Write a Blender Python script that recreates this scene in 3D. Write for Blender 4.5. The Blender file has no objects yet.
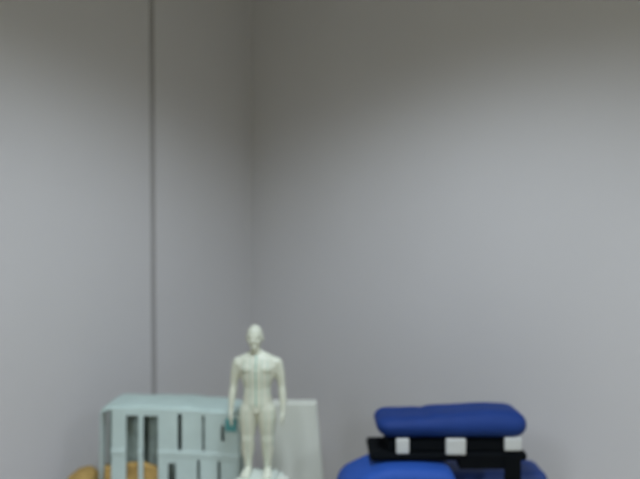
import bpy, bmesh, math, random
from mathutils import Vector, Matrix, noise
random.seed(4)
C = bpy.context.scene.collection
R = math.radians

# ------------------------------------------------------------ camera, world, lights, exposure
CAM = Vector((2.12, -2.40, 1.62)); YAW = R(35); PITCH = R(1.5); F = 600.0
cd = bpy.data.cameras.new('camera'); cam = bpy.data.objects.new('camera', cd); C.objects.link(cam)
cam.location = CAM
cam.rotation_euler = (math.pi/2 - PITCH, 0, YAW)
cd.sensor_width = 36; cd.lens = 36*F/640; cd.clip_start = .05
cd.dof.use_dof = True; cd.dof.focus_distance = 1.15; cd.dof.aperture_fstop = 1.5
bpy.context.scene.camera = cam
w = bpy.data.worlds.new('world'); bpy.context.scene.world = w; w.use_nodes = True
w.node_tree.nodes['Background'].inputs[0].default_value = (.8, .78, .72, 1)
w.node_tree.nodes['Background'].inputs[1].default_value = 0.0
vs = bpy.context.scene.view_settings
vs.view_transform = 'Standard'; vs.look = 'None'; vs.gamma = 1; vs.use_curve_mapping = False
vs.exposure = 0.0
CEIL = 3.0
LAMPS = [(1.50, -1.46, 153), (1.50, -4.05, 268), (4.10, -1.46, 268), (4.10, -4.05, 268)]
CONE, BLEND = 142.85, .60
for (lx, ly, pw) in LAMPS:      # louvred ceiling lamps: light only inside a wide cone
    ld = bpy.data.lights.new('downlight', 'SPOT'); lo = bpy.data.objects.new('downlight', ld)
    C.objects.link(lo); lo.location = (lx, ly, CEIL-.05)
    ld.energy = pw; ld.spot_size = R(CONE); ld.spot_blend = BLEND; ld.shadow_soft_size = .255
    ld.color = (.895, 1.01, 1.17)

V = Vector((-math.sin(YAW), math.cos(YAW), 0)); RT = Vector((math.cos(YAW), math.sin(YAW), 0))
def at(px, depth, py=None, z=None):
    """a point on the sight line of a pixel, `depth` metres ahead (horizontally)"""
    s = (px-320)/F; t = (239.5-(py if py is not None else 400))/F
    d = V*(math.cos(PITCH)+t*math.sin(PITCH)) + RT*s + Vector((0, 0, -math.sin(PITCH)+t*math.cos(PITCH)))
    k = depth/(math.cos(PITCH)+t*math.sin(PITCH))
    p = CAM + d*k
    if z is not None: p.z = z
    return p

# ------------------------------------------------------------ materials
def mat(name, col, rough=.6, spec=.4, bump=0, bscale=60, var=0, vscale=5, sheen=0, sss=0):
    m = bpy.data.materials.new(name); m.use_nodes = True
    nt = m.node_tree; b = nt.nodes['Principled BSDF']
    b.inputs['Base Color'].default_value = (*col, 1); b.inputs['Roughness'].default_value = rough
    b.inputs['Specular IOR Level'].default_value = spec
    if sheen: b.inputs['Sheen Weight'].default_value = sheen
    tc = nt.nodes.new('ShaderNodeTexCoord')
    if var:
        n = nt.nodes.new('ShaderNodeTexNoise'); n.inputs['Scale'].default_value = vscale; n.inputs['Detail'].default_value = 3
        nt.links.new(tc.outputs['Object'], n.inputs['Vector'])
        r = nt.nodes.new('ShaderNodeValToRGB')
        r.color_ramp.elements[0].position = .3; r.color_ramp.elements[1].position = .7
        r.color_ramp.elements[0].color = (*[c*(1-var) for c in col], 1)
        r.color_ramp.elements[1].color = (*[min(1, c*(1+var)) for c in col], 1)
        nt.links.new(n.outputs['Fac'], r.inputs[0]); nt.links.new(r.outputs[0], b.inputs['Base Color'])
    if bump:
        n = nt.nodes.new('ShaderNodeTexNoise'); n.inputs['Scale'].default_value = bscale; n.inputs['Detail'].default_value = 4
        nt.links.new(tc.outputs['Object'], n.inputs['Vector'])
        u = nt.nodes.new('ShaderNodeBump'); u.inputs['Strength'].default_value = bump; u.inputs['Distance'].default_value = .004
        nt.links.new(n.outputs['Fac'], u.inputs['Height']); nt.links.new(u.outputs[0], b.inputs['Normal'])
    return m
M = dict(
    wall=mat('wall_paint', (.60, .585, .575), .75, .25, .12, 160, .012, 2),
    joint=mat('joint_strip', (.36, .345, .33), .6, .3),
    ceiling=mat('ceiling_tile', (.62, .61, .53), .9, .1, .3, 120),
    floor=mat('vinyl_floor', (.265, .220, .110), .45, .4, .05, 40, .08, 3),
    base=mat('skirting', (.18, .16, .14), .5, .4),
    lampframe=mat('lamp_frame', (.75, .75, .75), .4, .4),
    table=mat('table_laminate', (.24, .18, .13), .4, .4, 0, 1, .05, 8),  # unseen top, darkened so less light bounces up under the cushions
    metal=mat('grey_steel', (.25, .25, .26), .35, .5),
    royal=mat('lit_blue_vinyl', (.018, .072, .32), .62, .22, .25, 70, .08, 8),  # lit copy of the blue vinyl: light on the pad put into its colour
    blue=mat('blue_vinyl', (.008, .034, .165), .62, .22, .25, 70, .08, 8),
    navy=mat('navy_vinyl', (.010, .036, .16), .6, .4, .2, 70),
    black=mat('black_nylon', (.003, .004, .005), .85, .08, .3, 200),
    tag=mat('white_tag', (.52, .53, .50), .6, .3),
    pink=mat('pink_tag', (.55, .36, .36), .6, .3),
    mint=mat('mint_plastic', (.51, .62, .575), .42, .45, .06, 40, .05, 12),
    mintlid=mat('mint_lid', (.47, .59, .54), .42, .45, .06, 40, .05, 12),
    teal=mat('teal_plastic', (.10, .36, .36), .4, .4),
    grey=mat('grey_green_cloth', (.29, .355, .32), .9, .2, .5, 30, .25, 22),
    offwhite=mat('offwhite_board', (.67, .69, .60), .65, .3, .05, 30, .02, 5),
    carton=mat('white_carton', (.60, .66, .58), .7, .25, .05, 30),
    amber=mat('amber_cloth', (.46, .30, .10), .9, .15, .6, 45, .25, 14),
)
def emis(name, col, s):
    m = bpy.data.materials.new(name); m.use_nodes = True; b = m.node_tree.nodes['Principled BSDF']
    b.inputs['Base Color'].default_value = (*col, 1); b.inputs['Emission Color'].default_value = (*col, 1)
    b.inputs['Emission Strength'].default_value = s; return m
M['diffuser'] = emis('lamp_diffuser', (.9, .95, 1), 1.0)

# ------------------------------------------------------------ helpers
def obj(name, bm, m, parent=None, smooth=False):
    me = bpy.data.meshes.new(name); bmesh.ops.recalc_face_normals(bm, faces=bm.faces[:]); bm.to_mesh(me); bm.free()
    if smooth:
        for p in me.polygons: p.use_smooth = True
    me.materials.append(m)
    o = bpy.data.objects.new(name, me); C.objects.link(o)
    if parent: o.parent = parent
    return o
def empty(name, loc, rz=0):
    o = bpy.data.objects.new(name, None); C.objects.link(o); o.location = loc; o.rotation_euler = (0, 0, rz)
    o.empty_display_size = .05; return o
def tag(o, label, cat, group=None):
    o['label'] = label; o['category'] = cat
    if group: o['group'] = group
    return o
def box(bm, x0, x1, y0, y1, z0, z1, bev=0):
    r = bmesh.ops.create_cube(bm, size=1)
    vv = r['verts']
    for v in vv:
        v.co = Vector(((x0+x1)/2+v.co.x*(x1-x0), (y0+y1)/2+v.co.y*(y1-y0), (z0+z1)/2+v.co.z*(z1-z0)))
    if bev:
        ed = list({e for v in vv for e in v.link_edges})
        bmesh.ops.bevel(bm, geom=ed, offset=bev, segments=3, profile=.5, affect='EDGES')
    return bm
def B(*a): return box(bmesh.new(), *a)
def rounded(sx, sy, sz, rad, n=18, fn=None):
    """subdivided rounded box, base at z=0, with an optional shaping function"""
    bm = bmesh.new(); bmesh.ops.create_cube(bm, size=2)
    bmesh.ops.subdivide_edges(bm, edges=bm.edges[:], cuts=n, use_grid_fill=True)
    h = Vector((sx/2, sy/2, sz/2)); inner = Vector([max(a-rad, 0) for a in h])
    rr = Vector([min(rad, a) for a in h])
    for v in bm.verts:
        c = v.co
        # push samples towards the rounded edges so they are dense there
        q = Vector([math.sin(a*math.pi/2) for a in c])
        p = Vector([q[i]*h[i] for i in range(3)])
        k = Vector([max(-inner[i], min(inner[i], p[i])) for i in range(3)])
        d = Vector([(p[i]-k[i])/rr[i] for i in range(3)])
        if d.length > 1e-6:
            m = max(abs(t) for t in d)
            d = d.normalized()*m
        p = Vector([k[i]+d[i]*rr[i] for i in range(3)])
        v.co = p
        if fn: v.co = fn(p, h)
        v.co.z += h.z
    return bm
def struct(name, bm, m):
    o = obj(name, bm, m); o['kind'] = 'structure'; return o

# ------------------------------------------------------------ the room
X1, Y1 = 5.2, -5.4
SEAM = at(153, 2.6, 200)          # sight line of the wall joint; its crossing with the wall x=0:
d_ = SEAM-CAM; k_ = -CAM.x/d_.x; SY = CAM.y + d_.y*k_
struct('floor', B(-.12, X1+.12, Y1-.12, .12, -.1, 0), M['floor'])
# ceiling with openings' troffers set into it
struct('ceiling', B(-.12, X1+.12, Y1-.12, .12, CEIL, CEIL+.1), M['ceiling'])
struct('wall_back', B(0, X1+.12, 0, .12, 0, CEIL), M['wall'])
g = .0135
wl = bmesh.new(); box(wl, -.12, 0, Y1, SY-g, 0, CEIL); box(wl, -.12, 0, SY+g, .12, 0, CEIL)
struct('wall_left', wl, M['wall'])
struct('trim_1', B(-.1, -.006, SY-g, SY+g, 0, CEIL), M['joint'])
struct('wall_right', B(X1, X1+.12, Y1, 0, 0, CEIL), M['wall'])
struct('wall_front', B(-.12, X1+.12, Y1-.12, Y1, 0, CEIL), M['wall'])
struct('baseboard_back', B(.012, X1-.012, -.012, 0, 0, .09, .003), M['base'])
struct('baseboard_left', B(0, .012, Y1, 0, 0, .09, .003), M['base'])

for i, (lx, ly, pw) in enumerate(LAMPS):
    t = tag(empty('ceiling_light', (lx, ly, CEIL)), ['square ceiling light nearest the corner of the two visible walls', 'square ceiling light by the left wall, away from the corner', 'square ceiling light by the back wall, away from the corner', 'square ceiling light farthest from the room corner'][i], 'ceiling light', 'ceiling lights')
    f = bmesh.new()
    for a in ((-.3, .3, -.3, -.28), (-.3, .3, .28, .3), (-.3, -.28, -.28, .28), (.28, .3, -.28, .28)):
        box(f, *a, -.03, 0)
    obj('frame', f, M['lampframe'], t)
    obj('diffuser', B(-.28, .28, -.28, .28, -.02, -.005), M['diffuser'], t)

# ------------------------------------------------------------ table across the corner
TZ = .65
tc = at(300, 1.925, z=0)
tb = tag(empty('table', tc, YAW), 'brown laminate table standing across the room corner under the stored items', 'table')
obj('tabletop', B(-.95, .95, -.315, .315, TZ-.03, TZ, .004), M['table'], tb)
for sx in (-1, 1):
    for sy in (-1, 1):
        obj('leg', B(sx*.88-.02, sx*.88+.02, sy*.24-.02, sy*.24+.02, 0, TZ-.03, .003), M['metal'], tb)
obj('apron', B(-.86, .86, -.225, -.205, TZ-.09, TZ-.03), M['metal'], tb)
obj('apron', B(-.86, .86, .205, .225, TZ-.09, TZ-.03), M['metal'], tb)

# ------------------------------------------------------------ slatted mint basket, upside down on the table
def basket():
    dep = 2.05                                     # distance of its front face
    xl, xr = (95-320)/F*dep, (242-320)/F*dep
    cx = (xl+xr)/2; W = xr-xl; D = .165; rz = R(-4)
    ztop = at(170, dep, 410).z
    H = ztop-TZ
    pos = CAM+V*(dep+D/2)+RT*cx; pos.z = TZ+.0008
    t = tag(empty('plastic_basket', pos, YAW+rz), 'pale mint plastic basket with upright slats, lying face down left of the cream figure', 'basket')
    def lx(px): return (px-320)/F*dep-cx
    rad = .009
    # outline of the wall, anticlockwise from the front centre
    def outline(s):     # s: arc length from front-left straight start
        pass
    hx, hy = W/2, D/2
    segs = []
    # front columns: edges at these pixels; True marks a slot column
    fr = [(108.5, 1), (124, 0), (137, 6), (142, 0), (157.5, 6), (168, 0), (176, 4), (178, 0), (182.5, 2), (198, 0), (201, 3), (203.5, 0), (206, 2),
          (219, 0), (222, 3), (223, 0), (226.5, 5), (236, 0)]
    pts = []; cols = []
    def add(x, y, c): pts.append((x, y)); cols.append(c)
    prev = -hx+rad
    add(prev, -hy, 0)
    for (px, c) in fr:
        x = min(lx(px), hx-rad)
        if x-pts[-1][0] < .0015: continue
        n = max(1, int((x-pts[-1][0])/.012)); x0 = pts[-1][0]
        for k in range(1, n+1): add(x0+(x-x0)*k/n, -hy, c)
    add(hx-rad, -hy, 0)
    def arc(cx_, cy_, a0, a1, c=0):
        for k in range(1, 9):
            a = R(a0+(a1-a0)*k/8); add(cx_+rad*math.cos(a), cy_+rad*math.sin(a), c)
    arc(hx-rad, -hy+rad, -90, 0)
    for k in range(1, 7): add(hx, -hy+rad+(D-2*rad)*k/6, k % 2 == 0 and 1 or 0)
    arc(hx-rad, hy-rad, 0, 90)
    n = 24
    for k in range(1, n+1): add(hx-rad-(W-2*rad)*k/n, hy, 1 if k % 2 == 0 else 0)
    arc(-hx+rad, hy-rad, 90, 180)
    for k in range(1, 7): add(-hx, hy-rad-(D-2*rad)*k/6, 1 if k % 2 == 0 else 0)
    for k in range(1, 8):
        a = R(180+90*k/8); add(-hx+rad+rad*math.cos(a), -hy+rad+rad*math.sin(a), 1 if k >= 6 else 0)
    zs = [0, .010, H-.186, H-.172, H-.153, H-.147, H-.141, H-.105, H-.100, H-.042, H-.024, H-.015, H-.007, H-.002, H]
    def droop(x):       # the soft plastic sags at both ends
        u = x/hx
        return .020*max(0, u-.1)**1.6 + .020*max(0, (-u-.82)/.18)**2
    bm = bmesh.new(); grid = []
    for z in zs:
        f = z/H; ins = .004*f + (.002 if z >= H-.0001 else 0)     # walls taper in towards the top
        flare = 0
        if abs(z-(H-.150)) < .004: flare = .0022
        row = []
        for (x, y) in pts:
            sx = (hx-ins+flare)/hx; sy = (hy-ins+flare)/hy
            row.append(bm.verts.new((x*sx, y*sy, z-droop(x)*f)))
        grid.append(row)
    N = len(pts)
    for j in range(len(zs)-1):
        zm = (zs[j]+zs[j+1])/2
        for i in range(N):
            c = cols[(i+1) % N]
            if c == 1 and .010 < zm < H-.007: 
                continue
            if c == 2 and H-.141 < zm < H-.015: continue
            if c == 6 and .010 < zm < H-.024: continue
            if c == 5 and H-.100 < zm < H-.042: continue
            if c == 3 and .010 < zm < H-.172: continue
            if c == 4 and .010 < zm < H-.186: continue
            bm.faces.new((grid[j][i], grid[j][(i+1) % N], grid[j+1][(i+1) % N], grid[j+1][i]))
    o = obj('slatted_wall', bm, M['mint'], t)
    s = o.modifiers.new('s', 'SOLIDIFY'); s.thickness = .0035; s.offset = -1
    # closed end on top, slightly domed, with a soft ridge
    def dome(p, h):
        e = max(0, 1-(p.x/h.x)**2)*max(0, 1-(p.y/h.y)**2)
        q = p.copy()
        if p.z > 0: q.z += .005*e + .004*noise.noise(p*14)
        return q
    lid = rounded(W-.013, D-.013, .022, .013, 24, dome)
    # round its plan corners
    for v in lid.verts:
        ax, ay = abs(v.co.x)-(hx-.0065-rad), abs(v.co.y)-(hy-.0065-rad)
        if ax > 0 and ay > 0:
            m = math.hypot(ax, ay); lim = max(ax, ay)
            if m > 0:
                k = lim/m
                v.co.x = math.copysign(hx-.0065-rad+ax*k, v.co.x); v.co.y = math.copysign(hy-.0065-rad+ay*k, v.co.y)
        v.co.z += H-.013-droop(v.co.x)
    obj('base_panel', lid, M['mintlid'], t, True)
    rim = bmesh.new()
    for (a0, b0, a1, b1) in ((-hx+rad, -hy-.004, hx-rad, -hy+.0), (-hx+rad, hy, hx-rad, hy+.004)):
        box(rim, a0, a1, b0, b1, 0, .012, .0015)
    obj('rim', rim, M['mint'], t)
    return t, W, D, H, lx
bk, BW, BD, BH, blx = basket()
# teal clip on its front at the right end
tc_ = bmesh.new(); box(tc_, blx(227), blx(238), -BD/2-.004, -BD/2+.010, BH-.070, BH-.028, .003)
box(tc_, blx(231), blx(235), -BD/2-.010, -BD/2-.003, BH-.046, BH-.030, .002)
cl = obj('clip', tc_, M['teal'], bk); cl['label'] = 'small teal clip'
# grey-green cloth bundles kept inside the basket
for k, (a, b) in enumerate(((101, 138), (140, 176), (178, 236))):
    wd = blx(b)-blx(a)
    def lump(p, h, k=k):
        q = p + p.normalized()*(-.0+.004*noise.noise(p*22+Vector((k*5, 0, 0)))); return q
    bm = rounded(wd-.008, BD-.062, BH-.034-.008*k, .014, 14, lump)
    o = obj('cloth_bundle', bm, M['grey'], None, True)
    mw = Matrix.Translation(bk.location) @ Matrix.Rotation(YAW+R(-4), 4, 'Z')
    o.location = mw @ Vector(((blx(a)+blx(b))/2, .0175, .003)); o.rotation_euler = (0, 0, YAW+R(-4))
    tag(o, ['grey-green cloth bundle seen through the leftmost slots of the mint basket',
            'grey-green cloth bundle seen through the wide middle slots of the mint basket',
            'grey-green cloth bundle behind the narrow right-hand slots of the mint basket'][k], 'bundle', 'cloth bundles inside the basket')

# ------------------------------------------------------------ amber cloth in front of the basket
def heap(p, h):
    u = p.x/h.x
    q = p.copy()
    top = .88+.10*math.exp(-((u-.2)/.45)**2)
    if p.z > -h.z*.6: q.z = -h.z+(p.z+h.z)*top
    q.z += .005*noise.noise(p*26)*(1 if p.z > 0 else 0); q.y += .006*noise.noise(p*20+Vector((3, 1, 7)))
    return q
mw = Matrix.Translation(bk.location) @ Matrix.Rotation(YAW+R(-4), 4, 'Z')
hz = at(128, 2.07, 463).z-TZ
xa, xb = blx(99.5), blx(158)
am = obj('folded_cloth', rounded(xb-xa, .022, hz, .009, 26, heap), M['amber'], None, True)
am.location = mw @ Vector(((xa+xb)/2, -BD/2+.0225, .003)); am.rotation_euler = (0, 0, YAW+R(-4))
tag(am, 'amber-yellow cloth low behind the left slats of the mint basket', 'cloth', 'amber cloths by the mint basket')
hz = at(84, 2.08, 469).z-TZ
a0 = at(69, 2.09, z=TZ+.001); a1 = at(95, 2.09, z=TZ+.001)
am = obj('folded_cloth', rounded((a1-a0).length, .11, hz, .030, 22, heap), M['amber'], None, True)
am.location = (a0+a1)/2; am.rotation_euler = (0, 0, YAW)
tag(am, 'crumpled amber-yellow cloth heaped outside the left end of the mint basket', 'cloth', 'amber cloths by the mint basket')

# ------------------------------------------------------------ carton and cream figure
FD = 1.93
fz = at(257, FD, 474).z                       # soles
cp = at(262, FD+.005, z=TZ)
ct = tag(empty('carton', cp+Vector((0,0,.0006)), YAW+R(4)), 'white cardboard carton under the cream figure', 'carton')
obj('box_body', B(-.062, .070, -.060, .050, 0, fz-TZ-.0182, .002), M['carton'], ct)
obj('packing_tape', B(-.0852, .0852, -.015, .015, fz-TZ-.0185, fz-TZ-.0178), M['offwhite'], ct)

def cream():
    m = bpy.data.materials.new('cream_vinyl_with_lines'); m.use_nodes = True
    nt = m.node_tree; b = nt.nodes['Principled BSDF']; b.inputs['Roughness'].default_value = .42
    tc = nt.nodes.new('ShaderNodeTexCoord'); sp = nt.nodes.new('ShaderNodeSeparateXYZ')
    nt.links.new(tc.outputs['Object'], sp.inputs[0])
    def mth(op, a, b_=None):
        n = nt.nodes.new('ShaderNodeMath'); n.operation = op
        for i, v in enumerate((a, b_)):
            if v is None: continue
            if isinstance(v, (int, float)): n.inputs[i].default_value = v
            else: nt.links.new(v, n.inputs[i])
        return n.outputs[0]
    X = mth('ABSOLUTE', sp.outputs[0]); Z = sp.outputs[2]
    fac = None
    def line(x0, wdt, z0, z1):
        d = mth('LESS_THAN', mth('ABSOLUTE', mth('SUBTRACT', X, x0)), wdt)
        z = mth('MULTIPLY', mth('GREATER_THAN', Z, z0), mth('LESS_THAN', Z, z1))
        return mth('MULTIPLY', d, z)
    ls = [line(0, .0022, .235, .402), line(.018, .0014, .22, .39), line(.036, .0014, .27, .385), line(.030, .0014, .03, .22), line(.050, .0012, .10, .22)]
    fac = ls[0]
    for l in ls[1:]: fac = mth('MAXIMUM', fac, mth('MULTIPLY', l, .5))
    fac = mth('MULTIPLY', fac, .75)
    mx = nt.nodes.new('ShaderNodeMix'); mx.data_type = 'RGBA'
    nt.links.new(fac, mx.inputs[0])
    mx.inputs[6].default_value = (.62, .64, .51, 1); mx.inputs[7].default_value = (.16, .42, .33, 1)
    nt.links.new(mx.outputs[2], b.inputs['Base Color'])
    return m
M['cream'] = cream()

def ring(bm, c, rx, ry, axis, up, n=16, p=2.0):
    """elliptical ring about c; axis = limb direction"""
    axis = axis.normalized(); a = up.cross(axis)
    if a.length < 1e-5: a = Vector((1, 0, 0))
    a.normalize(); b = axis.cross(a)
    vs_ = []
    for k in range(n):
        t = 2*math.pi*k/n; cs, sn = math.cos(t), math.sin(t)
        ex = math.copysign(abs(cs)**(2/p), cs); ey = math.copysign(abs(sn)**(2/p), sn)
        vs_.append(bm.verts.new(c+a*rx*ex+b*ry*ey))
    return vs_
def loft(bm, secs, up=Vector((0, 1, 0)), n=16, p=2.0):
    """secs: (x,y,z,rx,ry)"""
    P = [Vector(s[:3]) for s in secs]; rings = []
    for i, s in enumerate(secs):
        d = P[min(i+1, len(P)-1)]-P[max(i-1, 0)]
        rings.append(ring(bm, P[i], s[3], s[4], d, up, n, p))
    for i in range(len(rings)-1):
        for k in range(n):
            bm.faces.new((rings[i][k], rings[i][(k+1) % n], rings[i+1][(k+1) % n], rings[i+1][k]))
    bm.faces.new(rings[0][::-1]); bm.faces.new(rings[-1])
def ball(bm, c, r):
    q = bmesh.ops.create_icosphere(bm, subdivisions=3, radius=1)
    for v in q['verts']: v.co = Vector((v.co.x*r[0]+c[0], v.co.y*r[1]+c[1], v.co.z*r[2]+c[2]))
def figure_bm():
    bm = bmesh.new()
    # local: faces -y, stands on z=0, height .50
    # torso
    loft(bm, [(0, .002, .205, .030, .026), (0, .003, .222, .043, .034), (0, .003, .245, .046, .036), (0, .000, .270, .041, .031),
              (0, -.001, .295, .040, .029), (0, -.001, .325, .048, .033), (0, .000, .350, .056, .035), (0, .002, .372, .060, .032),
              (0, .004, .388, .056, .025), (0, .006, .398, .038, .020), (0, .006, .406, .020, .017)], up=Vector((0, 1, 0)), n=24, p=2.3)
    # chest and buttocks
    for s in (-1, 1):
        ball(bm, (s*.024, -.019, .357), (.026, .016, .019))
        ball(bm, (s*.021, .024, .228), (.024, .020, .026))
        ball(bm, (s*.058, .003, .371), (.0215, .020, .022))     # shoulder
        loft(bm, [(s*.008, .007, .404, .014, .013), (s*.028, .006, .392, .015, .015), (s*.052, .004, .380, .014, .016), (s*.062, .004, .374, .010, .012)], up=Vector((0, 1, 0)))
        loft(bm, [(s*.046, .004, .366, .022, .026), (s*.052, .004, .345, .015, .022), (s*.050, .003, .322, .008, .014)])   # side of the chest
        # abdominal rows
        for z in (.318, .298, .279): ball(bm, (s*.010, -.023, z), (.010, .008, .009))
    ball(bm, (0, -.022, .218), (.010, .011, .012))
    # neck and head
    loft(bm, [(0, .006, .392, .021, .020), (0, .004, .405, .0165, .0175), (0, .001, .418, .016, .0175), (0, -.001, .430, .017, .018)])
    ball(bm, (0, .003, .466), (.0265, .031, .0335)); ball(bm, (0, -.006, .448), (.0225, .0235, .026))
    ball(bm, (0, -.024, .429), (.010, .008, .007))                                              # chin
    loft(bm, [(0, -.026, .462, .003, .003), (0, -.032, .452, .0042, .005), (0, -.031, .447, .0060, .005), (0, -.027, .444, .004, .003)])  # nose
    ball(bm, (0, -.0275, .437), (.0085, .004, .0022)); ball(bm, (0, -.027, .4335), (.007, .004, .0022))        # lips
    for s in (-1, 1):
        ball(bm, (s*.0095, -.0245, .465), (.0085, .0055, .0028))                                # brow
        ball(bm, (s*.0095, -.0225, .4585), (.0050, .0040, .0030))                               # eye
        ball(bm, (s*.0125, -.016, .447), (.009, .010, .010))                                     # cheek
        ball(bm, (s*.0275, .003, .455), (.003, .0065, .0105))                                   # ear
        # arm, a little away from the body, palm to the front
        loft(bm, [(s*.060, .003, .380, .015, .016), (s*.066, .004, .362, .0165, .0175), (s*.071, .005, .335, .0155, .0165), (s*.075, .006, .310, .0125, .014),
                  (s*.077, .005, .293, .0115, .012), (s*.079, .002, .275, .0125, .0125), (s*.081, -.003, .250, .0105, .0105), (s*.082, -.008, .225, .0075, .0085),
                  (s*.082, -.010, .214, .0072, .0085)])
        # palm
        loft(bm, [(s*.082, -.010, .216, .0062, .0085), (s*.082, -.012, .206, .0058, .0115), (s*.082, -.014, .193, .0055, .0120), (s*.082, -.0145, .186, .0045, .0110)])
        for i, (yo, ln) in enumerate(((-.0095, .020), (-.0033, .023), (.0030, .021), (.0090, .016))):
            y = -.0145+yo; x = s*.082
            loft(bm, [(x, y, .190, .0029, .0029), (x-s*.0006, y-.0002, .188-ln*.4, .0027, .0027), (x-s*.0025, y-.0008, .188-ln*.75, .0024, .0024), (x-s*.005, y-.001, .188-ln, .0018, .0018)], n=10)
        loft(bm, [(s*.080, -.020, .208, .0036, .0036), (s*.077, -.0275, .200, .0032, .0032), (s*.0755, -.031, .192, .0028, .0028), (s*.0755, -.0315, .184, .0020, .0020)], n=10)
        # leg
        loft(bm, [(s*.020, .003, .240, 0.0264, 0.0318), (s*.024, .002, .218, 0.0303, 0.0329), (s*.0265, .001, .190, 0.0286, 0.0307), (s*.028, .001, .160, 0.0248, 0.0270),
                  (s*.0285, .001, .135, 0.0209, 0.0223), (s*.029, -.001, .118, 0.0193, 0.0207), (s*.0295, .004, .095, 0.0204, 0.0207), (s*.030, .006, .075, 0.0187, 0.0196),
                  (s*.0305, .005, .045, 0.0127, 0.0138), (s*.031, .005, .024, 0.0110, 0.0127), (s*.031, .004, .010, 0.0127, 0.0159)])
        ball(bm, (s*.029, -.0135, .122), (.0095, .006, .012))      # kneecap
        # foot
        loft(bm, [(s*.031, .019, .0085, .0085, .0085), (s*.031, .010, .012, .0115, .012), (s*.032, -.005, .0125, .0125, .0125), (s*.034, -.022, .0085, .0145, .0085),
                  (s*.035, -.036, .0060, .0150, .006), (s*.0355, -.043, .0045, .012, .0045)], up=Vector((0, 0, 1)))
        for i in range(5):
            ball(bm, (s*(.0245+.0052*i), -.045+.0014*i*i*.6, .0045), (.0034 if i == 0 and s else .0026, .0055, .0040))
    for v in bm.verts:
        k = min(1, max(0, (v.co.z-.395)/.04)); v.co.x *= 1-.07*k; v.co.x -= .008*k
        if v.co.z < .25 and abs(v.co.x) < .062:          # sturdy legs set a little apart
            w_ = min(1, (.25-v.co.z)/.05)*min(1, max(0, v.co.z-.02)/.05); cx_ = math.copysign(.029, v.co.x)
            v.co.x = cx_*(1+.10*w_)+(v.co.x-cx_)*(1+.09*w_)
        if .25 <= v.co.z < .36 and abs(v.co.x) < .052:
            v.co.x *= 1+.07*min(1, (.36-v.co.z)/.03)*min(1, (v.co.z-.24)/.02)
    return bm
FS = FD/1.98
fig = empty('anatomical_figure', at(257.5, FD, z=fz-.016), YAW-R(4))
tag(fig, 'cream acupuncture figure of a bare man with teal lines, standing on a carton', 'figurine')
body = obj('body', figure_bm(), M['cream'], fig, True); body.location = (0, 0, .0165*FS); body.scale = (FS*1.06, FS, FS)
rm = body.modifiers.new('r', 'REMESH'); rm.mode = 'VOXEL'; rm.voxel_size = .0017; rm.use_smooth_shade = True
sm = body.modifiers.new('s', 'SMOOTH'); sm.factor = .5; sm.iterations = 6
bb = bmesh.new(); box(bb, -.054, .060, -.058, .045, -.0005, .017, .004)
st = obj('stand', bb, M['carton'], fig); st['label'] = 'flat pale stand'
# keep the sight of the head turned a little to the left: no separate head, the whole figure is turned

# ------------------------------------------------------------ off-white file box right of the figure
def filebox():
    d = 2.13; pc = at(300, d, z=TZ+.0006)
    t = tag(empty('file_box', pc, YAW), 'off-white tapered file box standing behind the right arm of the cream figure', 'box')
    ztop = at(300, d, 404).z-TZ
    def X(px): return (px-300)/F*d
    bm = bmesh.new()
    bot, top = 270, 277
    sec = [(X(268), X(325), 0), (X(270), X(316.5), ztop)]
    vs_ = []
    for (a, b, z) in sec:
        k = .055
        vs_.append([bm.verts.new((x, y, z)) for (x, y) in ((a, 0), (b, 0), (b, k), (a, k))])
    for i in range(4): bm.faces.new((vs_[0][i], vs_[0][(i+1) % 4], vs_[1][(i+1) % 4], vs_[1][i]))
    bm.faces.new(vs_[0]); bm.faces.new(vs_[1])
    bmesh.ops.bevel(bm, geom=bm.edges[:], offset=.004, segments=3, profile=.5, affect='EDGES')
    obj('box_body', bm, M['offwhite'], t)
    return t
filebox()

# ------------------------------------------------------------ blue pads and black case
BD_ = 1.90
def place(px0, px1, dep): 
    a = at(px0, dep, z=0); b = at(px1, dep, z=0); return (a+b)/2, (b-a).length
def Z(py, dep=BD_): return at(400, dep, py).z
# lower right cushion
def padfn(seed, amp=.004, crease=None, sag=None):
    def f(p, h):
        q = p.copy(); u = p.x/h.x
        if crease is not None:
            c, wd, dp = crease
            q.z *= 1-dp*math.exp(-((u-c)/wd)**2)*(1 if p.z > 0 else 0); q.y *= 1-dp*.25*math.exp(-((u-c)/wd)**2)
        if sag: q = sag(q, u, h)
        q += Vector((0, 0, amp*noise.noise(p*9+Vector((seed, 0, 0)))))*(1 if p.z > 0 else 0)
        return q
    return f
# bottom pads rest on the table
c, wd = place(443, 543, BD_+.14)
hr = Z(459, BD_+.20)-TZ
t = tag(empty('blue_cushion', (c.x, c.y, TZ+.0006), YAW), 'thick dark blue cushion at the bottom right of the blue stack', 'cushion', 'blue cushions of the stack')
obj('pad', rounded(wd, .14, hr, .028, 22, padfn(1, .002)), M['navy'], t, True)
o = obj('fabric_tag', B(wd/2-.018, wd/2-.006, -.072, -.066, hr-.075, hr-.052, .001), M['pink'], t); o['label'] = 'small pinkish tag'
# lower left, nearer pad; the light on its top is put into a brighter blue
def slope(q, u, h):
    f = max(0, (q.z+h.z)/(2*h.z))
    q.z -= f*(.080*max(0, -u-.1)**1.5 + .010*max(0, u)**2)
    return q
c, wd = place(337, 452, BD_-.04)
hl = Z(456, BD_-.02)-TZ
t = tag(empty('blue_cushion', (c.x, c.y, TZ+.0006), YAW), 'blue cushion, coloured brighter as if lit, at the bottom left of the blue stack, sloping down at its left', 'cushion', 'blue cushions of the stack')
obj('pad', rounded(wd-.004, .20, hl, .035, 24, padfn(5, .003, None, slope)), M['royal'], t, True)
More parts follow.
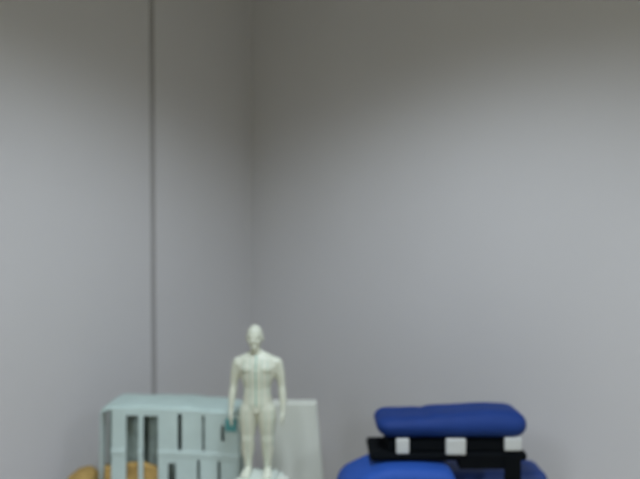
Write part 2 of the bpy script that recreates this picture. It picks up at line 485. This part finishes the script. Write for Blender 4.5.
# black folded case
zb = hl+TZ-.0; zc = Z(433)
c, wd = place(368, 520, BD_)
zbase = hl+TZ+.004
hb = zc-zbase
def bstep(q, u, h):
    # upper layer of the folded case narrower than the lower one at the left
    return q
t = tag(empty('black_case', (c.x, c.y, zbase), YAW), 'flat black folded case between the blue cushions with white tags', 'case')
h1 = hb*.42
obj('lower_layer', rounded(wd, .15, h1, .010, 16, padfn(2, .001)), M['black'], t, True)
u0 = obj('upper_layer', rounded((512-385)/F*BD_, .135, hb-h1+.002, .010, 16, padfn(3, .0008)), M['black'], t, True); u0.location = ((448.5-444)/F*BD_, 0, h1-.001)
o = obj('strap', B((500-444)/F*(BD_-.08), (517-444)/F*(BD_-.08), -.0795, -.0765, -.07, h1*.8, .001), M['black'], t)
o = obj('shade_strip', B((455-444)/F*(BD_-.05), (516-444)/F*(BD_-.05), -.0745, -.03, -.024, .006, .003), M['black'], t)  # black strip added for the shadow under the case, above the right cushion
mid = 444
for (a, b, y0, y1) in ((391, 404, 438, 453), (441, 461, 438, 454), (500, 517, 437, 450)):
    xa, xb = (a-mid)/F*(BD_-.07), (b-mid)/F*(BD_-.07)
    z1 = Z(y0, BD_-.07)-zbase; z0 = Z(y1, BD_-.07)-zbase
    bm = rounded(xb-xa, .012, z1-z0, .003, 6)
    o = obj('white_tag', bm, M['tag'], t, True); o.location = ((xa+xb)/2, -.0735, z0); o['label'] = 'white tag'
# top cushion, creased, thicker at the right
c, wd = place(375, 522, BD_)
zt0 = zbase+hb+.004
ht = Z(405, BD_+.03)-zt0
def topsag(q, u, h):
    k = 1/(1+math.exp(-(u+.38)*9))          # 0 at left lobe, 1 at right
    if q.z > 0: q.z *= .68+.32*k + .14*math.exp(-((u-.55)/.35)**2)
    q.z += 0
    return q
t = tag(empty('blue_cushion', (c.x, c.y, zt0), YAW), 'rounded royal blue cushion on top of the stack, above the black case', 'cushion', 'blue cushions of the stack')
pd = obj('pad', rounded(wd, .165, ht, .046, 30, padfn(8, .0022, (-.36, .07, .16), topsag)), M['blue'], t, True)
